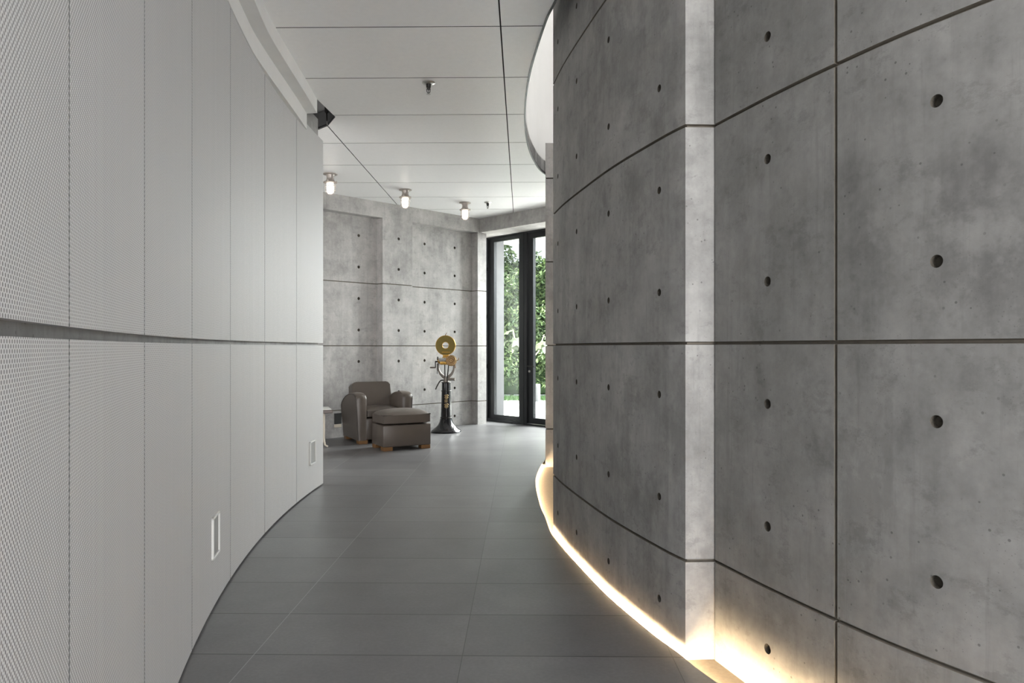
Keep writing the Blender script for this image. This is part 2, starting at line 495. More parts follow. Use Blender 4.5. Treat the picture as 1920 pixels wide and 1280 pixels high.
# ------------------------------------------------------------------ structure: right-hand concrete
def px_s(P, px):                                    # path length where the sight line at photo column px meets the curve
    r = (px - 960.0) / F
    d = arclen(P); f = P[:, 0] - r * P[:, 1]
    for i in range(len(P) - 1):
        if P[i, 1] > 0.3 and f[i] * f[i + 1] <= 0:
            k = f[i] / (f[i] - f[i + 1]); return d[i] + k * (d[i + 1] - d[i])
    return d[-1]
arcpath = np.vstack([[(1.45, 2.99)], arc, [(0.80, 5.02)]])
arcpath_s0 = np.linalg.norm(arc[0] - np.array((1.45, 2.99)))
hs = [arcpath_s0 + px_s(arc, px) for px in (1236, 1141, 1081, 1046)]
cast_wall('wall_right', arcpath, -0.06, 5.2, 0.42, ZJ, [], [(s, z) for s in hs for z in HZ], M['conc_dark'], 0.0165)
hn = [px_s(near, 1439), px_s(near, 1756)]
vj = px_s(near, 1567)
lastn = arclen(near)[-1]
cast_wall('wall_near', near, -0.06, 5.2, 0.42, ZJ, [vj, vj - 1.85, lastn - 0.012],
          [(s, z) for s in hn + [hn[1] - 0.62, hn[1] - 1.24] for z in HZ], M['conc_mid'], 0.0185)
far_right = np.array([(2.6, 7.74), (0.36, 7.70), (0.66, 9.4), (1.1, 10.0)])
cast_wall('wall_middle', far_right, -0.06, 3.46, 0.3, ZJ, [], [], M['conc_pale'])
# white lining behind the gap and up the light well
bm = B(); box(bm, (3.15, 5.2, 3.4), (0.1, 10.2, 7.2)); box(bm, (1.75, 6.35, 3.4), (0.1, 2.6, 7.1)); box(bm, (1.5, 0.05, 6.2), (3.2, 0.1, 1.8)); box(bm, (2.15, 10.15, 5.3), (1.95, 0.1, 3.5))
struct(obj('wall_lightwell_side', bm, M['plaster']))

# ------------------------------------------------------------------ floor, trough, light slot
fl = [(-6.0, -4.6), (5.0, -4.6), (5.0, 0.1)] + [tuple(p) for p in edge] + [(2.2, 10.3), (-0.2, 12.75), (-2.5, 12.4), (-6.0, 8.9)]
bm = prism(B(), fl, -FT, 0.0)
bmesh.ops.triangulate(bm, faces=bm.faces)
struct(obj('floor', bm, M['floor']))
bm = B(); box(bm, (1.9, 4.9, TRAY - 0.03), (4.2, 12.6, 0.06))
struct(obj('floor_trough', bm, M['tray']))
bm = B(); box(bm, (-2.3, 4.0, -0.10), (8.4, 18.0, 0.06))
struct(obj('floor_slab', bm, M['grey']))
# warm light line tucked under the floor edge
Ne = normals(edge)
bm = B()
# the outward (trough) side is on the right-hand side of the path
pa = [edge[i] + Ne[i] * 0.012 for i in range(len(edge))]
pb = [edge[i] + Ne[i] * 0.020 for i in range(len(edge))]
va = [bm.verts.new((p[0], p[1], -0.0285)) for p in pa]
vb = [bm.verts.new((p[0], p[1], -0.0095)) for p in pb]
vc = [bm.verts.new((p[0] + Ne[i][0] * 0.004, p[1] + Ne[i][1] * 0.004, -0.0285)) for i, p in enumerate(pb)]
for i in range(len(edge) - 1):
    if edge[i][1] > 7.85: break
    bm.faces.new((va[i], va[i + 1], vb[i + 1], vb[i]))
tag(obj('light_strip', bm, M['led']), 'warm glowing light strip under the curved floor edge along the concrete wall', 'light')

# ------------------------------------------------------------------ ceiling
cedge = smooth_path([(2.1, 0.1), (1.42, 0.95), (0.93, 1.85), (0.60, 2.75), (0.40, 3.5), (0.267, 4.28), (0.208, 4.63), (0.131, 5.50), (0.112, 6.39), (0.151, 7.28), (0.243, 8.02),
                     (0.388, 8.62), (0.75, 9.3), (1.3, 9.75)], 0.06)
bulk = smooth_path([(-0.18, -0.5), (-0.36, 0.0), (-0.86, 1.7), (-1.22, 2.9), (-1.39, 3.65), (-1.505, 4.31), (-1.549, 4.695), (-1.61, 5.575), (-1.646, 6.036)], 0.06)
cp = [(5.0, -4.6), (5.0, 0.1)] + [tuple(p) for p in cedge] + [tn(7.95, -5.9), tn(7.95, -8.68), tn(2.6, -8.68), (-4.3, 7.45), (-1.86, 6.88), (-1.745, 6.77), (-1.606, 6.50)] + [tuple(p) for p in bulk[::-1]] + [(-0.18, -1.0), (-4.5, -1.0), (-4.5, -4.6)]
bm = B()
vs = [bm.verts.new((x, y, CEIL)) for x, y in cp]
bm.faces.new(vs)
bmesh.ops.triangulate(bm, faces=bm.faces)
ux = Vector((math.cos(GROT), math.sin(GROT), 0)); vy = Vector((-math.sin(GROT), math.cos(GROT), 0))
gap = 0.0095
CV0, CPV = 4.66, 0.884
lines = [(vy, CV0 + CPV * k) for k in range(-10, 9)] + [(ux, -0.144), (ux, -1.846), (ux, 1.60), (ux, 3.3)]
for d, c in lines:
    for sgn in (-1, 1):
        bmesh.ops.bisect_plane(bm, geom=bm.verts[:] + bm.edges[:] + bm.faces[:], plane_co=d * (c + sgn * gap / 2), plane_no=d, dist=1e-6)
kill = []
for f in bm.faces:
    ce = f.calc_center_median()
    if any(abs(ce.dot(d) - c) < gap / 2 for d, c in lines): kill.append(f)
bmesh.ops.delete(bm, geom=kill, context='FACES')
uvl = bm.loops.layers.uv.new('UVMap')
for f in bm.faces:
    for lp in f.loops: lp[uvl].uv = (lp.vert.co.dot(ux), lp.vert.co.dot(vy))
ret = bmesh.ops.extrude_face_region(bm, geom=bm.faces[:])
bmesh.ops.translate(bm, verts=[e for e in ret['geom'] if isinstance(e, bmesh.types.BMVert)], vec=(0, 0, 0.012))
bm.normal_update()
for f in bm.faces:
    if abs(f.normal.z) < 0.5: f.material_index = 1
struct(obj('ceiling', bm, [M['ceil'], M['edge']]))
bm = prism(B(), cp, CEIL + 0.028, CEIL + 0.16)
bmesh.ops.triangulate(bm, faces=bm.faces)
struct(obj('ceiling_slab', bm, M['dark']))
# dark metal trim along the edge of the light well
bm = B(); Nc = normals(cedge)
for off0, off1 in ((0.0, 0.012),):
    quad = []
    for i, p in enumerate(cedge):
        a = p + Nc[i] * 0.004; b = p - Nc[i] * 0.010
        quad.append([bm.verts.new((a[0], a[1], CEIL - 0.006)), bm.verts.new((b[0], b[1], CEIL - 0.006)), bm.verts.new((b[0], b[1], CEIL + 0.02)), bm.verts.new((a[0], a[1], CEIL + 0.02))])
    for A, Bq in zip(quad, quad[1:]):
        for k in range(4): bm.faces.new((A[k], A[(k + 1) % 4], Bq[(k + 1) % 4], Bq[k]))
    bm.faces.new(quad[0]); bm.faces.new(quad[-1])
struct(obj('trim_1', bm, M['frame']))
# fascia of the light well: follows the ceiling edge upward
bm = B(); rows = []
for i, p in enumerate(cedge):
    a = p + Nc[i] * 0.0; b = p + Nc[i] * 0.05
    rows.append([bm.verts.new((a[0], a[1], CEIL + 0.02)), bm.verts.new((a[0], a[1], 7.0)), bm.verts.new((b[0], b[1], 7.0)), bm.verts.new((b[0], b[1], CEIL + 0.02))])
for A, Bq in zip(rows, rows[1:]):
    for k in range(4): bm.faces.new((A[k], A[(k + 1) % 4], Bq[(k + 1) % 4], Bq[k]))
bm.faces.new(rows[0]); bm.faces.new(rows[-1])
struct(obj('wall_lightwell', bm, M['plaster'], smooth=True))
# unseen slabs added to block sun and sky: opaque light-well lid, left cover
bm = B()
box(bm, (1.5, 5.0, 7.04), (3.5, 11.0, 0.08))
box(bm, (-3.3, 3.2, 3.6), (6.2, 9.6, 0.06))
struct(obj('roof_light_block', bm, M['grey']))

# ------------------------------------------------------------------ left wall of perforated panels
LW = [(0.97, -4.0), (0.24, -2.0), (-0.42, 0.0)]
pts = np.array([(-1.337, 3.0), (-1.515, 3.85), (-1.67, 4.84), (-1.733, 5.75), (-1.735, 6.57)])
cf = np.polyfit(pts[:, 1], pts[:, 0], 2)
ys = np.linspace(0.55, 6.57, 25)
left = np.c_[np.polyval(cf, ys), ys]
dl = np.polyval(np.polyder(cf), 0.55)
ext = [(left[0][0] + dl * 1.12 * (y - 0.55), y) for y in np.linspace(-0.5, 0.4, 4)]
left = resample(np.vstack([ext, left]), 0.05)
LD = arclen(left); LN = -normals(left)              # facing the corridor (right)
js = [px_s(left, px) for px in (130, 271, 360, 432, 496.5, 556)] + [LD[-1]]
js = [js[0] - 0.92 * k for k in (4, 3, 2, 1)] + js
js = [j for j in js if j > 0]
def left_at(s, off):
    return np.array([np.interp(s, LD, left[:, 0] + LN[:, 0] * off), np.interp(s, LD, left[:, 1] + LN[:, 1] * off)])
PT, PB, SLOT0, SLOT1 = 3.155, 0.012, J - 0.002, J + 0.020
bm = B(); rows = []
for s in np.arange(0, LD[-1] - 0.03, 0.06):
    a, b = left_at(s, -0.032), left_at(s, -0.30)
    rows.append([bm.verts.new((a[0], a[1], -0.02)), bm.verts.new((a[0], a[1], 3.34)), bm.verts.new((b[0], b[1], 3.34)), bm.verts.new((b[0], b[1], -0.02))])
for A, Bq in zip(rows, rows[1:]):
    for k in range(4): bm.faces.new((A[k], A[(k + 1) % 4], Bq[(k + 1) % 4], Bq[k]))
bm.faces.new(rows[0]); bm.faces.new(rows[-1])
wall_left = struct(obj('wall_left', bm, M['conc_mid']))
def panel(s0, s1, z0, z1):
    bm = B(); uvl = bm.loops.layers.uv.new('UVMap'); g_ = 0.0035
    n = max(4, int((s1 - s0) / 0.08)); rows = []
    for s in np.linspace(s0 + g_, s1 - g_, n + 1):
        a, b = left_at(s, 0), left_at(s, -0.02)
        rows.append((s, [bm.verts.new((a[0], a[1], z0)), bm.verts.new((a[0], a[1], z1)), bm.verts.new((b[0], b[1], z1)), bm.verts.new((b[0], b[1], z0))]))
    zz = (z0, z1, z1 + 0.02, z0 - 0.02)
    for (sa, A), (sb, Bq) in zip(rows, rows[1:]):
        for k in range(4):
            k2 = (k + 1) % 4
            f = bm.faces.new((A[k], A[k2], Bq[k2], Bq[k]))
            for lp, uv in zip(f.loops, ((sa, zz[k]), (sa, zz[k2]), (sb, zz[k2]), (sb, zz[k]))): lp[uvl].uv = uv
    for q in (rows[0][1], rows[-1][1]): bm.faces.new(q).material_index = 1
    return obj('panel', bm, [M['panel'], M['edge']], wall_left)
for a, b in zip(js, js[1:]):
    panel(a, b, PB, SLOT0); panel(a, b, SLOT1, PT)
# bulkhead above the panels: short upright, dark ledge, fascia up to the ceiling
bm = B(); NB = -normals(bulk); rows = []
for i, p in enumerate(bulk):
    prof = [(-0.085, 3.10), (-0.085, 3.232), (0.0, 3.238), (0.0, CEIL + 0.03), (-0.35, CEIL + 0.03), (-0.35, 3.10)]
    rows.append([bm.verts.new((p[0] + NB[i][0] * o_, p[1] + NB[i][1] * o_, z)) for o_, z in prof])
for A, Bq in zip(rows, rows[1:]):
    for k in range(6): bm.faces.new((A[k], A[(k + 1) % 6], Bq[(k + 1) % 6], Bq[k]))
bm.faces.new(rows[0]); bm.faces.new(rows[-1])
struct(obj('wall_bulkhead', bm, M['bulk']))
# recess in the ceiling at the end of the bulkhead
bm = B(); box(bm, (-2.1, 6.75, CEIL + 0.20), (1.6, 1.8, 0.03))
struct(obj('ceiling_recess', bm, M['grey']))
t = thing('ceiling_bracket', 'small black bracket hanging in the ceiling recess at the end of the left wall', 'bracket', (-1.738, 6.70, CEIL + 0.185))
bm = B(); box(bm, (0, 0, -0.04), (0.03, 0.03, 0.08)); obj('plate', bm, M['iron'], t)
bm = B(); tube(bm, [(0, 0, -0.07), (0, 0.004, -0.16), (0.004, 0.014, -0.205)], 0.008); obj('rod', bm, M['iron'], t)

# recessed boxes in the left panels
def wall_box(s, z, label):
    p = left_at(s, 0); q, nn = at_s(left, s)
    ang = math.atan2(-nn[1], -nn[0])                # outward = local +X
    t = thing('recessed_outlet', label, 'outlet', (p[0], p[1], z), ang, 'outlets in the perforated wall')
    bm = B(); W, H = 0.17, 0.205
    for c, sz in (((0.004, 0, H / 2 - 0.006), (0.012, W, 0.012)), ((0.004, 0, -H / 2 + 0.006), (0.012, W, 0.012)),
                  ((0.004, W / 2 - 0.007, 0), (0.012, 0.014, H)), ((0.004, -W / 2 + 0.007, 0), (0.012, 0.014, H))):
        box(bm, c, sz, bev=0.002, seg=1)
    obj('outlet_frame', bm, M['boxframe'], t)
    bm = B(); box(bm, (0.0015, 0, 0), (0.003, W - 0.03, H - 0.03)); obj('back_plate', bm, M['boxback'], t)
wall_box(px_s(left, 403), 0.348, 'nearer of two small white framed outlets low in the perforated wall')
wall_box(px_s(left, 585.5), 0.345, 'farther small white framed outlet, in the last perforated panel before the corner')

# ------------------------------------------------------------------ far room
NF, NR = -8.63, -8.77                               # pilaster face, recessed panel face
T0, T1, T2, T3, T4 = 2.4, 5.985, 6.52, 7.84, 8.03
def wpath(*q): return np.array([tn(t, n) for t, n in q])
backp = wpath((T4 + 0.001, -9.2), (T4, NF), (T3, NF), (T3, NR), (T2, NR), (T2, NF), (T1, NF), (T1, NR), (T0, NR))
# walking from the window end towards the left: the room is on the left-hand side
backp = backp
def seg_len(P): return arclen(P)
SL = seg_len(backp)
def s_of(px, i):                                    # on segment i of the back wall
    (x0, y0), (x1, y1) = backp[i], backp[i + 1]
    r = (px - 960) / F
    k = (r * y0 - x0) / ((x1 - x0) - r * (y1 - y0))
    return SL[i] + k * (SL[i + 1] - SL[i])
bh = []
for px, i in ((852.5, 3), (796, 3), (747.5, 5), (672.5, 7)):
    bh += [(s_of(px, i), z) for z in HZ if z < 3.05 and z > 0]
cast_wall('wall_back', backp, -0.02, 3.13, 0.35, ZJ[:3], [], bh, M['conc_pale'], 0.021, 0.0065, 0.012)
bm = B()
bp = [tn(T0, NF), tn(7.885, NF), tn(7.885, -5.6), tn(8.35, -5.6), tn(8.35, NF - 0.6), tn(T0, NF - 0.6)]
prism(bm, bp, 3.13, CEIL + 0.2)
struct(obj('wall_beam', bm, M['conc_pale']))
# side room closing walls, out of frame
bm = B(); box(bm, (-4.4, 4.2, 1.7), (0.15, 9.4, 3.5)); struct(obj('wall_side_room', bm, M['plaster']))
# outer jamb and soffit beyond the window
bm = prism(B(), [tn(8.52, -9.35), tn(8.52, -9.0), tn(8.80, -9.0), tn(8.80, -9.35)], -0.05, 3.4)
struct(obj('wall_outer_jamb', bm, M['jamb_shade']))
bm = prism(B(), [tn(8.47, -9.6), tn(8.47, -5.4), tn(9.55, -5.4), tn(9.55, -9.6)], 3.19, 3.42)
struct(obj('ceiling_porch', bm, M['plaster']))

# window and glazed door (plane t = 8.4)
WT = 8.40
def bar(bm, n0, n1, z0, z1, d=0.07, dt=0.0):
    prism(bm, [tn(WT - d / 2 + dt, n0), tn(WT - d / 2 + dt, n1), tn(WT + d / 2 + dt, n1), tn(WT + d / 2 + dt, n0)], z0, z1)
WZ = 3.165
win = struct(thing('window_1', '', 'x')); del win['label'], win['category']
bm = B()
bar(bm, -9.02, -8.93, 0, WZ, 0.13); bar(bm, -8.93, -8.07, WZ - 0.055, WZ, 0.13); bar(bm, -8.93, -8.07, 0, 0.045, 0.13); bar(bm, -8.145, -8.07, 0.045, WZ - 0.055, 0.13)
obj('window_frame', bm, M['frame'], win)
bm = B()
bar(bm, -8.922, -8.80, 0.05, WZ - 0.06, 0.06); bar(bm, -8.80, -8.21, WZ - 0.12, WZ - 0.06, 0.06); bar(bm, -8.80, -8.21, 0.05, 0.115, 0.06); bar(bm, -8.21, -8.15, 0.05, WZ - 0.06, 0.06)
obj('sash', bm, M['frame'], win)
bm = B(); bar(bm, -8.80, -8.21, 0.115, WZ - 0.12, 0.008); obj('pane', bm, M['glass'], win)
for k, z in enumerate((0.9, 1.75, 2.55)):
    bm = B(); bar(bm, -8.945, -8.925, z, z + 0.07, 0.03, -0.075); obj('hinge', bm, M['frame'], win)
door = struct(thing('door_1', '', 'x')); del door['label'], door['category']
bm = B()
bar(bm, -8.062, -8.0, 0, WZ, 0.13); bar(bm, -8.0, -6.45, WZ - 0.055, WZ, 0.13); bar(bm, -6.45, -6.35, 0, WZ, 0.13); bar(bm, -8.0, -6.45, 0, 0.02, 0.13)
obj('door_frame', bm, M['frame'], door)
bm = B()
bar(bm, -7.99, -7.88, 0.03, WZ - 0.06, 0.06, -0.01); bar(bm, -7.88, -6.57, WZ - 0.15, WZ - 0.06, 0.06, -0.01); bar(bm, -7.88, -6.57, 0.03, 0.12, 0.06, -0.01); bar(bm, -6.57, -6.46, 0.03, WZ - 0.06, 0.06, -0.01)
obj('door_leaf', bm, M['frame'], door)
bm = B(); bar(bm, -7.88, -6.57, 0.12, WZ - 0.15, 0.008, -0.01); obj('pane', bm, M['glass'], door)
bm = B()
a = tn(WT - 0.045, -7.955); b = tn(WT - 0.10, -7.955); c = tn(WT - 0.10, -7.80)
tube(bm, [(a[0], a[1], 0.955), (b[0], b[1], 0.955), (c[0], c[1], 0.955)], 0.011); obj('door_handle', bm, M['iron'], door)
bm = B(); a = tn(WT - 0.04, -7.955); b = tn(WT - 0.055, -7.955); tube(bm, [(a[0], a[1], 0.87), (b[0], b[1], 0.87)], 0.018, 16); obj('lock', bm, M['steel'], door)

# ------------------------------------------------------------------ outside
bm = B(); box(bm, (1.5, 17.0, -0.06), (16, 11, 0.08)); struct(obj('floor_patio', bm, M['patio']))
bm = B()
nb = 5200
bx = rng.uniform(-2.2, 4.5, nb); by = rng.uniform(17.0, 17.9, nb)
for x, y in zip(bx, by):
    h = random.uniform(0.04, 0.10); a = random.uniform(0, PI); dx, dy = 0.012 * math.cos(a), 0.012 * math.sin(a)
    bm.faces.new([bm.verts.new((x - dx, y - dy, -0.02)), bm.verts.new((x + dx, y + dy, -0.02)), bm.verts.new((x + random.uniform(-.03, .03), y + random.uniform(-.03, .03), h))])
gr = obj('grass', bm, M['grass']); gr['kind'] = 'stuff'; tag(gr, 'strip of short green grass at the foot of the hedge', 'grass')

def leaf_cloud(bm, centers, size, shape='oval'):
    for cx, cy, cz in centers:
        L = size * random.uniform(0.7, 1.25); W = L * random.uniform(0.36, 0.5)
        m = Matrix.Translation((cx, cy, cz)) @ Matrix.Rotation(random.uniform(0, 2 * PI), 4, 'Z') @ Matrix.Rotation(random.uniform(-1.0, 0.9), 4, 'X') @ Matrix.Rotation(random.uniform(-.8, .8), 4, 'Y')
        pts = [(0, 0, 0), (W / 2, L * .35, -.012), (W * .4, L * .7, -.014), (0, L, -.03), (-W * .4, L * .7, -.014), (-W / 2, L * .35, -.012)]
        v = [bm.verts.new(m @ Vector(p)) for p in pts]
        mid = bm.verts.new(m @ Vector((0, L * .5, 0.006)))
        for i in range(6): bm.faces.new((v[i], v[(i + 1) % 6], mid))
t = thing('hedge', 'tall dense green leafy hedge behind the patio, seen through the glazed door', 'hedge', (1.2, 18.5, -0.02))
cs = []
for _ in range(15000):
    x = random.uniform(-2.6, 2.6); z = random.uniform(0.05, 1) ** 0.8 * (3.75 + 0.25 * math.sin(x * 3.1) + 0.2 * math.sin(x * 7.7))
    y = -0.55 - 0.12 * math.sin(x * 5 + z * 3) - 0.12 * math.sin(z * 6.1 - x * 2) + abs(random.gauss(0, 0.16))
    cs.append((x, y, z))
bm = B(); leaf_cloud(bm, cs, 0.135); obj('foliage', bm, M['leaf'], t)
bm = B()
for k in range(9):
    x = -2.4 + k * 0.6; z = 0
    tube(bm, [(x, 0.1, 0), (x + .05, 0.05, 1.2), (x - .06, 0, 2.3), (x, 0, 3.3)], [0.05, 0.04, 0.03, 0.012], 6)
obj('stems', bm, M['twig'], t)
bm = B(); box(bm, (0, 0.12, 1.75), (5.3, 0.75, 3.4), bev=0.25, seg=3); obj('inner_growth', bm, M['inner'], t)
# fig with pale lobed leaves
def lobed(bm, m, L):
    out = []
    for a, r in ((-170, .18), (-140, .46), (-112, .46), (-95, .76), (-72, .52), (-48, .92), (-26, .58), (0, 1.0), (26, .58), (48, .92), (72, .52), (95, .76), (112, .46), (140, .46), (170, .18)):
        q = math.radians(a); out.append(bm.verts.new(m @ Vector((math.sin(q) * r * L * .62, math.cos(q) * r * L * .62 + L * .3, -0.10 * r * r * L))))
    c = bm.verts.new(m @ Vector((0, L * .3, 0.01)))
    for i in range(len(out)): bm.faces.new((out[i], out[(i + 1) % len(out)], c))
t = thing('fig_plant', 'pale leaved fig plant with a curved stem in front of the hedge', 'plant', (0.49, 16.4, -0.02))
t.scale = (1.12, 1.12, 1.12)
bm = B(); br = [(0, 0, 0), (-.01, 0, .5), (-.05, 0, .88), (-.24, -.02, 1.05), (-.38, -.04, 1.30), (-.42, -.05, 1.5)]
tube(bm, br, [.022, .02, .018, .016, .013, .01])
tube(bm, [(-.05, 0, .88), (.10, -.03, 1.05), (.22, -.05, 1.40)], [.015, .013, .009])
tube(bm, [(-.24, -.02, 1.05), (-.22, .0, 1.35), (-.20, 0, 1.6)], [.012, .01, .008])
obj('stem', bm, M['bark'], t, True)
for (x, z, L, rz, rx) in ((-.46, 1.50, .36, 2.3, -.7), (-.36, 1.38, .42, -2.7, -1.0), (-.28, 1.34, .40, 3.5, -1.15), (-.52, 1.32, .34, 2.0, -1.1), (-.20, 1.58, .36, -.9, -.5), (-.22, 1.42, .34, -2.2, -.9), (-.40, 1.25, .30, 2.9, -1.2),
                         (.22, 1.40, .40, -1.9, -.8), (.24, 1.32, .42, 3.0, -1.1), (.15, 1.26, .34, 2.4, -1.0), (.26, 1.48, .34, -.8, -.4)):
    bm = B(); lobed(bm, Matrix.Translation((x, -.06, z)) @ Matrix.Rotation(rz, 4, 'Z') @ Matrix.Rotation(rx + .25, 4, 'X') @ Matrix.Rotation(.2, 4, 'Y'), L)
    obj('leaf', bm, M['fig'], t)
bm = B(); lathe(bm, [(0.068, 0), (0.068, 0.40), (0.062, 0.412), (0.0, 0.412)], 28)
tag(obj('garden_post', bm, M['post'], loc=(0.60, 16.8, -0.02), smooth=True), 'short pale round post on the patio beside the hedge', 'post')

# ------------------------------------------------------------------ club chair and ottoman
TH = math.radians(28.7)
def soft(o, lv=2):
    md = o.modifiers.new('s', 'SUBSURF'); md.levels = lv; md.render_levels = lv
    for p in o.data.polygons: p.use_smooth = True
    return o
def cushion(w, d, h, crown, parent, name, mat, loc, n=14):
    bm = B(); top = {}; bot = {}
    def prof(u): return (1 - abs(u) ** 6) ** 0.5
    for i in range(n + 1):
        for j in range(n + 1):
            u, v = -1 + 2 * i / n, -1 + 2 * j / n
            cr = crown * (1 - u * u) ** 0.7 * (1 - v * v) ** 0.7
            e = (prof(u) * prof(v))
            k = 1 - 0.06 * (u * u) * (v * v)
            hh = h / 2 * (0.72 + 0.28 * e)
            top[i, j] = bm.verts.new((u * w / 2 * k, v * d / 2 * k, h / 2 + hh + cr))
            bot[i, j] = bm.verts.new((u * w / 2 * k, v * d / 2 * k, h / 2 - hh))
    for i in range(n):
        for j in range(n):
            bm.faces.new((top[i, j], top[i + 1, j], top[i + 1, j + 1], top[i, j + 1]))
            bm.faces.new((bot[i, j], bot[i, j + 1], bot[i + 1, j + 1], bot[i + 1, j]))
    ring = [(i, 0) for i in range(n)] + [(n, j) for j in range(n)] + [(i, n) for i in range(n, 0, -1)] + [(0, j) for j in range(n, 0, -1)]
    for a, b in zip(ring, ring[1:] + ring[:1]): bm.faces.new((top[a], bot[a], bot[b], top[b]))
    return obj(name, bm, mat, parent, True, loc)
t = thing('armchair', 'taupe leather club armchair with rounded arms against the concrete wall', 'armchair', (-1.862, 9.755, 0), TH)
bm = B(); box(bm, (0, -0.015, 0.19), (0.52, 0.70, 0.28), bev=0.02); obj('seat_base', bm, M['leather'], t, True)
for sx in (-1, 1):
    prof = [(-0.385, 0.047), (-0.39, 0.30), (-0.39, 0.585), (-0.382, 0.622), (-0.355, 0.645), (-0.29, 0.662), (-0.19, 0.665), (-0.06, 0.652), (0.08, 0.62), (0.20, 0.575), (0.30, 0.52), (0.345, 0.47), (0.35, 0.30), (0.33, 0.047)]
    bm = B(); x0, x1 = 0.245, 0.39
    # five slices across the arm make the top roll over softly
    sl = []
    for q, (f, dz, dy) in enumerate(((0, -.018, .008), (0.08, -.004, .002), (0.5, 0.004, 0), (0.92, -.004, .002), (1, -.018, .008))):
        row = []
        for (y, z) in prof:
            k = max(0, (z - 0.30) / 0.36)
            xx = x0 + (x1 - x0) * f - (0.035 * (1 - (z - .07) / .6) if f > 0.6 else 0)
            row.append(bm.verts.new((sx * xx, y + dy * (1 if y < 0 else -1), z + dz * k)))
        sl.append(row)
    for a, b in zip(sl, sl[1:]):
        for i in range(len(prof)):
            j = (i + 1) % len(prof); bm.faces.new((a[i], a[j], b[j], b[i]))
    bm.faces.new(sl[0]); bm.faces.new(sl[-1])
    arm = obj('arm', bm, M['leather'], t, True)
    bm = B(); tube(bm, [(sx * (x1 + .001 - 0.035 * (1 - (z - .07) / .6)), y * 0.985, z - .018 * max(0, (z - .3) / .36)) for y, z in prof[:-1]], 0.0045, 6)
    obj('piping', bm, M['piping'], arm)
bm = B()
tilt = Matrix.Rotation(math.radians(-11), 4, 'X')
prof = [(-.27, 0), (-.275, .30), (-.27, .455), (-.245, .49), (-.21, .50), (.21, .50), (.245, .49), (.27, .455), (.275, .30), (.27, 0)]
fr = [bm.verts.new((x, -0.09, z)) for x, z in prof]; bk = [bm.verts.new((x, 0.09, z)) for x, z in prof]
bm.faces.new(fr); bm.faces.new(bk)
for i in range(len(prof)):
    j = (i + 1) % len(prof); bm.faces.new((fr[i], fr[j], bk[j], bk[i]))
bmesh.ops.bevel(bm, geom=[e for e in bm.edges if e.is_manifold and e.calc_face_angle(0) > 0.8 and abs(e.verts[0].co.y - e.verts[1].co.y) < .01], offset=0.022, segments=3, affect='EDGES')
bmesh.ops.transform(bm, matrix=Matrix.Translation((0, 0.19, 0.275)) @ tilt, verts=bm.verts)
back = obj('backrest', bm, M['leather'], t, True)
bm = B(); tube(bm, [tuple((Matrix.Translation((0, 0.19, 0.275)) @ tilt) @ Vector((x * .99, -0.078, z * .99))) for x, z in prof[1:-1]], 0.0045, 6)
obj('piping', bm, M['piping'], back)
cushion(0.485, 0.52, 0.11, 0.035, t, 'seat_cushion', M['leather'], (0, -0.12, 0.335))
for sx in (-1, 1):
    for sy in (-0.32, 0.27):
        bm = B(); box(bm, (sx * 0.285, sy, 0.0245), (0.12, 0.11, 0.049), bev=0.005); obj('leg', bm, M['wood'], t)

t = thing('ottoman', 'low taupe leather ottoman on block feet in front of the armchair', 'ottoman', (-1.392, 8.975, 0), TH)
bm = B(); box(bm, (0, 0, 0.178), (0.62, 0.45, 0.264), bev=0.014); obj('base', bm, M['leather'], t, True)
cu = cushion(0.64, 0.47, 0.135, 0.05, t, 'cushion', M['leather'], (0, 0, 0.314))
bm = B()
rr = [(-.31, -.225), (.31, -.225), (.31, .225), (-.31, .225), (-.31, -.225)]
for z in (0.037, 0.395):
    tube(bm, [(x * (1.0 if z > .2 else 1.0), y, z + (.0)) for x, y in rr], 0.0045, 6)
bm2 = B(); tube(bm2, [(x * .985, y * .985, 0.118) for x, y in rr], 0.005, 6); obj('piping', bm2, M['piping'], cu); bm.free()
for sx in (-1, 1):
    for sy in (-1, 1):
        bm = B(); box(bm, (sx * 0.245, sy * 0.165, 0.024), (0.12, 0.11, 0.048), bev=0.005); obj('foot', bm, M['wood'], t)

# ------------------------------------------------------------------ antique hand-cranked projector on a pedestal
t = thing('film_projector', 'antique brass hand-cranked projector on a black pedestal against the concrete wall', 'projector', (-0.978, 10.62, 0))
bm = B()
lathe(bm, [(0.0, 0.0), (0.215, 0.0), (0.222, 0.012), (0.216, 0.026), (0.19, 0.045), (0.155, 0.072), (0.122, 0.108), (0.100, 0.150), (0.088, 0.20), (0.0, 0.20)], 56)
obj('base', bm, M['enamel'], t, True)
bm = B(); lathe(bm, [(0.0, 0.20), (0.080, 0.20), (0.0745, 0.40), (0.068, 0.62), (0.064, 0.74), (0.0, 0.74)], 48)
colm = obj('column', bm, M['enamel'], t, True)
for z, R in ((0.215, 0.084), (0.612, 0.072), (0.735, 0.066)):
    bm = B(); torus(bm, R - 0.004, 0.009, Matrix.Translation((0, 0, z)), 44, 10); obj('collar', bm, M['iron'], t, True)
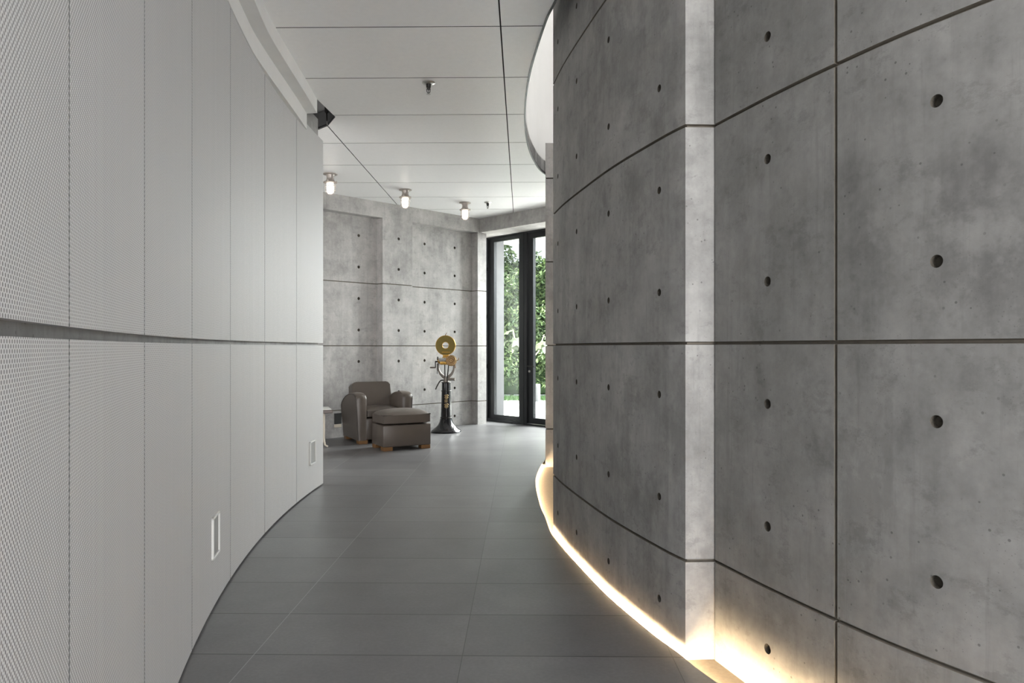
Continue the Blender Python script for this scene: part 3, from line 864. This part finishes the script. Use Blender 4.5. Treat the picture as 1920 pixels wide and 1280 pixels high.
# gold scrollwork painted on the column, as fine raised lines
bm = B()
def wrap(u, z, R): a = -PI / 2 + u / R; return (R * math.cos(a), R * math.sin(a), z)
def scroll(cu_, cz, r0, turns, dirn, R):
    tube(bm, [wrap(cu_ + dirn * (r0 * (1 - k / 30 * .75)) * math.cos(turns * 2 * PI * k / 30), cz + (r0 * (1 - k / 30 * .75)) * math.sin(turns * 2 * PI * k / 30), R) for k in range(31)], 0.003, 5)
for cz, r in ((0.54, .022), (0.51, .02), (0.405, .024), (0.375, .02)):
    R = 0.0745 - (cz - .4) * 0.03 + .0015
    scroll(0.018, cz, r, 1.3, 1, R); scroll(-0.0, cz, r * .9, 1.3, -1, R)
for z in (.445, .455, .465, .475, .485): tube(bm, [wrap(-.018, z, .0735), wrap(.004, z + .002, .0738), wrap(.028, z, .0735)], 0.0022, 5)
obj('ornament', bm, M['gold'], colm)
# yoke: two arms rising from a socket
bm = B(); lathe(bm, [(0, .74), (.045, .74), (.04, .78), (.03, .82), (0, .82)], 28)
for sx in (-1, 1):
    q = [(0, .80), (.045, .825), (.085, .865), (.112, .92), (.118, .975), (.112, 1.02)]
    tube(bm, [(sx * x, 0, z) for x, z in q], [.026, .024, .02, .017, .015, .014], 10)
obj('yoke', bm, M['pewter'], t, True)
# machine head
bm = B(); lathe(bm, [(0, -.10), (.035, -.10), (.038, -.07), (.03, -.065), (.03, .03), (.042, .035), (.042, .085), (0, .085)], 30, Matrix.Translation((-.02, 0, 1.055)) @ Matrix.Rotation(PI / 2, 4, 'Y'))
lathe(bm, [(0, -.06), (.05, -.06), (.05, .05), (0, .05)], 30, Matrix.Translation((-.01, 0.02, 1.085)) @ Matrix.Rotation(PI / 2, 4, 'X'))
box(bm, (-.03, 0, 1.03), (.12, .09, .06), bev=.01)
box(bm, (.0, -.01, 1.135), (.09, .08, .025), bev=.006)
obj('gearbox', bm, M['brass'], t, True)
bm = B()
for k in range(5): torus(bm, .031 + .004 * (k % 2), .004, Matrix.Translation((-.085 + k * .02, -.055, 1.075)) @ Matrix.Rotation(PI / 2, 4, 'Y'), 24, 6)
tube(bm, [(-.105, -.055, 1.075), (.02, -.055, 1.075)], .024, 16)
obj('sprocket_drum', bm, M['steel'], t, True)
FX = Matrix.Rotation(PI / 2, 4, 'X')
bm = B(); ring_lathe(bm, [(.048, -.007), (.140, -.007), (.144, -.003), (.144, .003), (.140, .007), (.048, .007)], 72, Matrix.Translation((-.012, 0.03, 1.287)) @ FX)
reel = obj('reel', bm, M['reel'], t, True)
bm = B(); torus(bm, .146, .004, Matrix.Translation((-.012, 0.03, 1.287)) @ FX, 72, 6); torus(bm, .049, .0035, Matrix.Translation((-.012, .022, 1.287)) @ FX, 36, 6); obj('rim', bm, M['brass'], reel, True)
bm = B(); tube(bm, [(-.014, .03, 1.43), (-.010, .03, 1.45), (.0, .03, 1.465), (.008, .03, 1.475)], [.006, .005, .004, .003]); obj('finial', bm, M['copper'], reel, True)
bm = B(); box(bm, (-.005, .012, 1.185), (.12, .03, .012), bev=.003); obj('reel_bracket', bm, M['brass'], t)
# small embossed disc in front on the right
ctr = Matrix.Translation((.082, -.075, 1.062)) @ FX
bm = B(); lathe(bm, [(0, -.014), (.078, -.014), (.082, -.008), (.082, .008), (.074, .012), (.066, .009), (.03, .009), (.026, .016), (0, .018)], 56, ctr)
wh = obj('magazine_disc', bm, M['copper'], t, True)
bm = B()
torus(bm, .070, .004, ctr @ Matrix.Translation((0, 0, .012)), 48, 6); torus(bm, .018, .005, ctr @ Matrix.Translation((0, 0, .018)), 30, 6)
for k in range(10):
    a = 2 * PI * k / 10
    torus(bm, .010, .003, ctr @ Matrix.Translation((.048 * math.cos(a), .048 * math.sin(a), .010)), 16, 5)
obj('embossing', bm, M['gold'], wh, True)
bm = B(); tube(bm, [(.15, -.06, 1.062), (.185, -.05, 1.07), (.19, -.05, 1.10)], .006); obj('spout', bm, M['copper'], t, True)
bm = B(); tube(bm, [(.135, -.05, 1.0), (.14, -.05, .95)], .006); obj('drip_pipe', bm, M['copper'], t, True)
# crank on the left
bm = B(); tube(bm, [(-.10, 0, 1.045), (-.165, 0, 1.045)], .012, 12); tube(bm, [(-.16, 0, 1.045), (-.16, 0, .955)], .008)
cr = obj('crank', bm, M['iron'], t, True)
bm = B(); tube(bm, [(-.155, 0, .955), (-.19, 0, .957), (-.24, 0, .957)], [.007, .011, .010], 12); obj('handle', bm, M['tabletop'], cr, True)
bm = B(); lathe(bm, [(0, -.008), (.03, -.008), (.03, .008), (0, .008)], 24, Matrix.Translation((-.125, 0, 1.09)) @ Matrix.Rotation(PI / 2, 4, 'Y')); tube(bm, [(-.13, -.02, 1.02), (-.13, -.02, .865)], .005); obj('lever', bm, M['iron'], t)
bm = B(); tube(bm, [(-.02, -.02, 1.0), (-.015, -.02, .80)], .009); tube(bm, [(.04, -.03, 1.0), (.025, -.03, .86), (.018, -.03, .76)], .009); obj('rod', bm, M['iron'], t)
bm = B(); tube(bm, [(-.04, -.03, .772), (-.075, -.04, .768), (-.10, -.045, .74), (-.135, -.05, .675), (-.152, -.055, .635)], .010); obj('tilt_lever', bm, M['iron'], t, True)
bm = B(); tube(bm, [(.03, -.03, .785), (.125, -.05, .785)], .020, 20); tube(bm, [(.125, -.05, .785), (.135, -.052, .785)], [.024, .024], 20); obj('clamp_handle', bm, M['pewter'], t, True)

# ------------------------------------------------------------------ side table half hidden by the left wall
t = thing('side_table', 'dark edged side table mostly hidden behind the end of the left wall', 'table', (-2.60, 9.05, 0), 0.35)
bm = B(); box(bm, (0, 0, 0.455), (0.60, 0.44, 0.04), bev=0.006); top = obj('tabletop', bm, M['tabletop'], t)
bm = B(); box(bm, (0, 0, 0.480), (0.57, 0.41, 0.010)); obj('inlay', bm, M['boxframe'], top)
for sx in (-1, 1):
    for sy in (-1, 1):
        bm = B(); tube(bm, [(sx * .20, sy * .14, .435), (sx * .20, sy * .14, .12), (sx * .21, sy * .145, .035), (sx * .245, sy * .16, .012)], [.013, .012, .011, .011]); obj('leg', bm, M['cream'], t, True)

# low outlet niche in the recessed wall panel, half hidden by the chair
p = tn(4.985 + 0.345, NR + 0.004)
t = thing('wall_socket', 'dark low socket with a pale lower plate in the concrete wall beside the armchair', 'socket', (p[0], p[1], 0.0), PI / 4)
bm = B(); box(bm, (0, 0, .265), (.11, .012, .15), bev=.003); obj('socket_box', bm, M['dark'], t)
bm = B(); box(bm, (0, 0, .165), (.11, .014, .045), bev=.003); obj('plate', bm, M['cream'], t)

# ------------------------------------------------------------------ bulkhead lamps and sprinklers
def make_lamp(label, loc):
    t = thing('ceiling_lamp', label, 'lamp', loc, 0.4, 'caged lamps on the ceiling')
    bm = B(); lathe(bm, [(0, 0), (.085, 0), (.085, -.007), (.050, -.012), (.042, -.045), (.047, -.075), (.062, -.092), (.080, -.098), (.082, -.108), (.060, -.114), (0, -.114)], 32)
    for k in range(3):
        a = 2 * PI * k / 3; box(bm, (.070 * math.cos(a), .070 * math.sin(a), -.094), (.022, .018, .022), rz=a, bev=.003)
    obj('housing', bm, M['castalu'], t, True)
    bm = B(); lathe(bm, [(.042, -.112), (.044, -.13), (.044, -.195), (.039, -.222), (.026, -.238), (0, -.242)], 28); obj('glass_globe', bm, M['lamp'], t, True)
    bm = B()
    for k in range(6):
        a = 2 * PI * k / 6
        tube(bm, [(r * math.cos(a), r * math.sin(a), z) for r, z in ((.066, -.110), (.062, -.16), (.059, -.205), (.046, -.238), (.0, -.258))], .0026, 6)
    for z, R in ((-.15, .062), (-.205, .059)): torus(bm, R, .0032, Matrix.Translation((0, 0, z)), 28, 6)
    obj('cage', bm, M['castalu'], t, True)
    return t
make_lamp('caged ceiling lamp nearest the end of the perforated wall', (-2.198, 8.645, CEIL))
make_lamp('middle caged ceiling lamp, above the ottoman', (-1.42, 9.51, CEIL))
make_lamp('caged ceiling lamp farthest from the perforated wall, nearest the glazed door', (-0.681, 10.37, CEIL))
def sprinkler(label, loc):
    t = thing('fire_sprinkler', label, 'sprinkler', loc, 0, 'ceiling sprinklers')
    bm = B(); lathe(bm, [(.050, 0), (.052, -.006), (.044, -.014), (.020, -.016), (0, -.016)], 28); obj('escutcheon', bm, M['steel'], t, True)
    bm = B(); lathe(bm, [(0, -.012), (.020, -.012), (.018, -.042), (.012, -.046), (.010, -.058), (0, -.058)], 16); obj('body', bm, M['iron'], t, True)
    bm = B(); tube(bm, [(-.014, 0, -.05), (-.012, 0, -.075), (0, 0, -.092)], .003, 6); tube(bm, [(.014, 0, -.05), (.012, 0, -.075), (0, 0, -.092)], .003, 6); tube(bm, [(0, 0, -.056), (0, 0, -.09)], .003, 6); obj('yoke', bm, M['iron'], t)
    bm = B(); lathe(bm, [(0, -.090), (.016, -.092), (.016, -.095), (0, -.095)], 20); obj('deflector', bm, M['steel'], t)
sprinkler('nearer fire sprinkler on the ceiling over the corridor', (-0.66, 5.65, CEIL))
sprinkler('tiny far fire sprinkler on the ceiling near the glazed door', (-0.351, 10.33, CEIL))
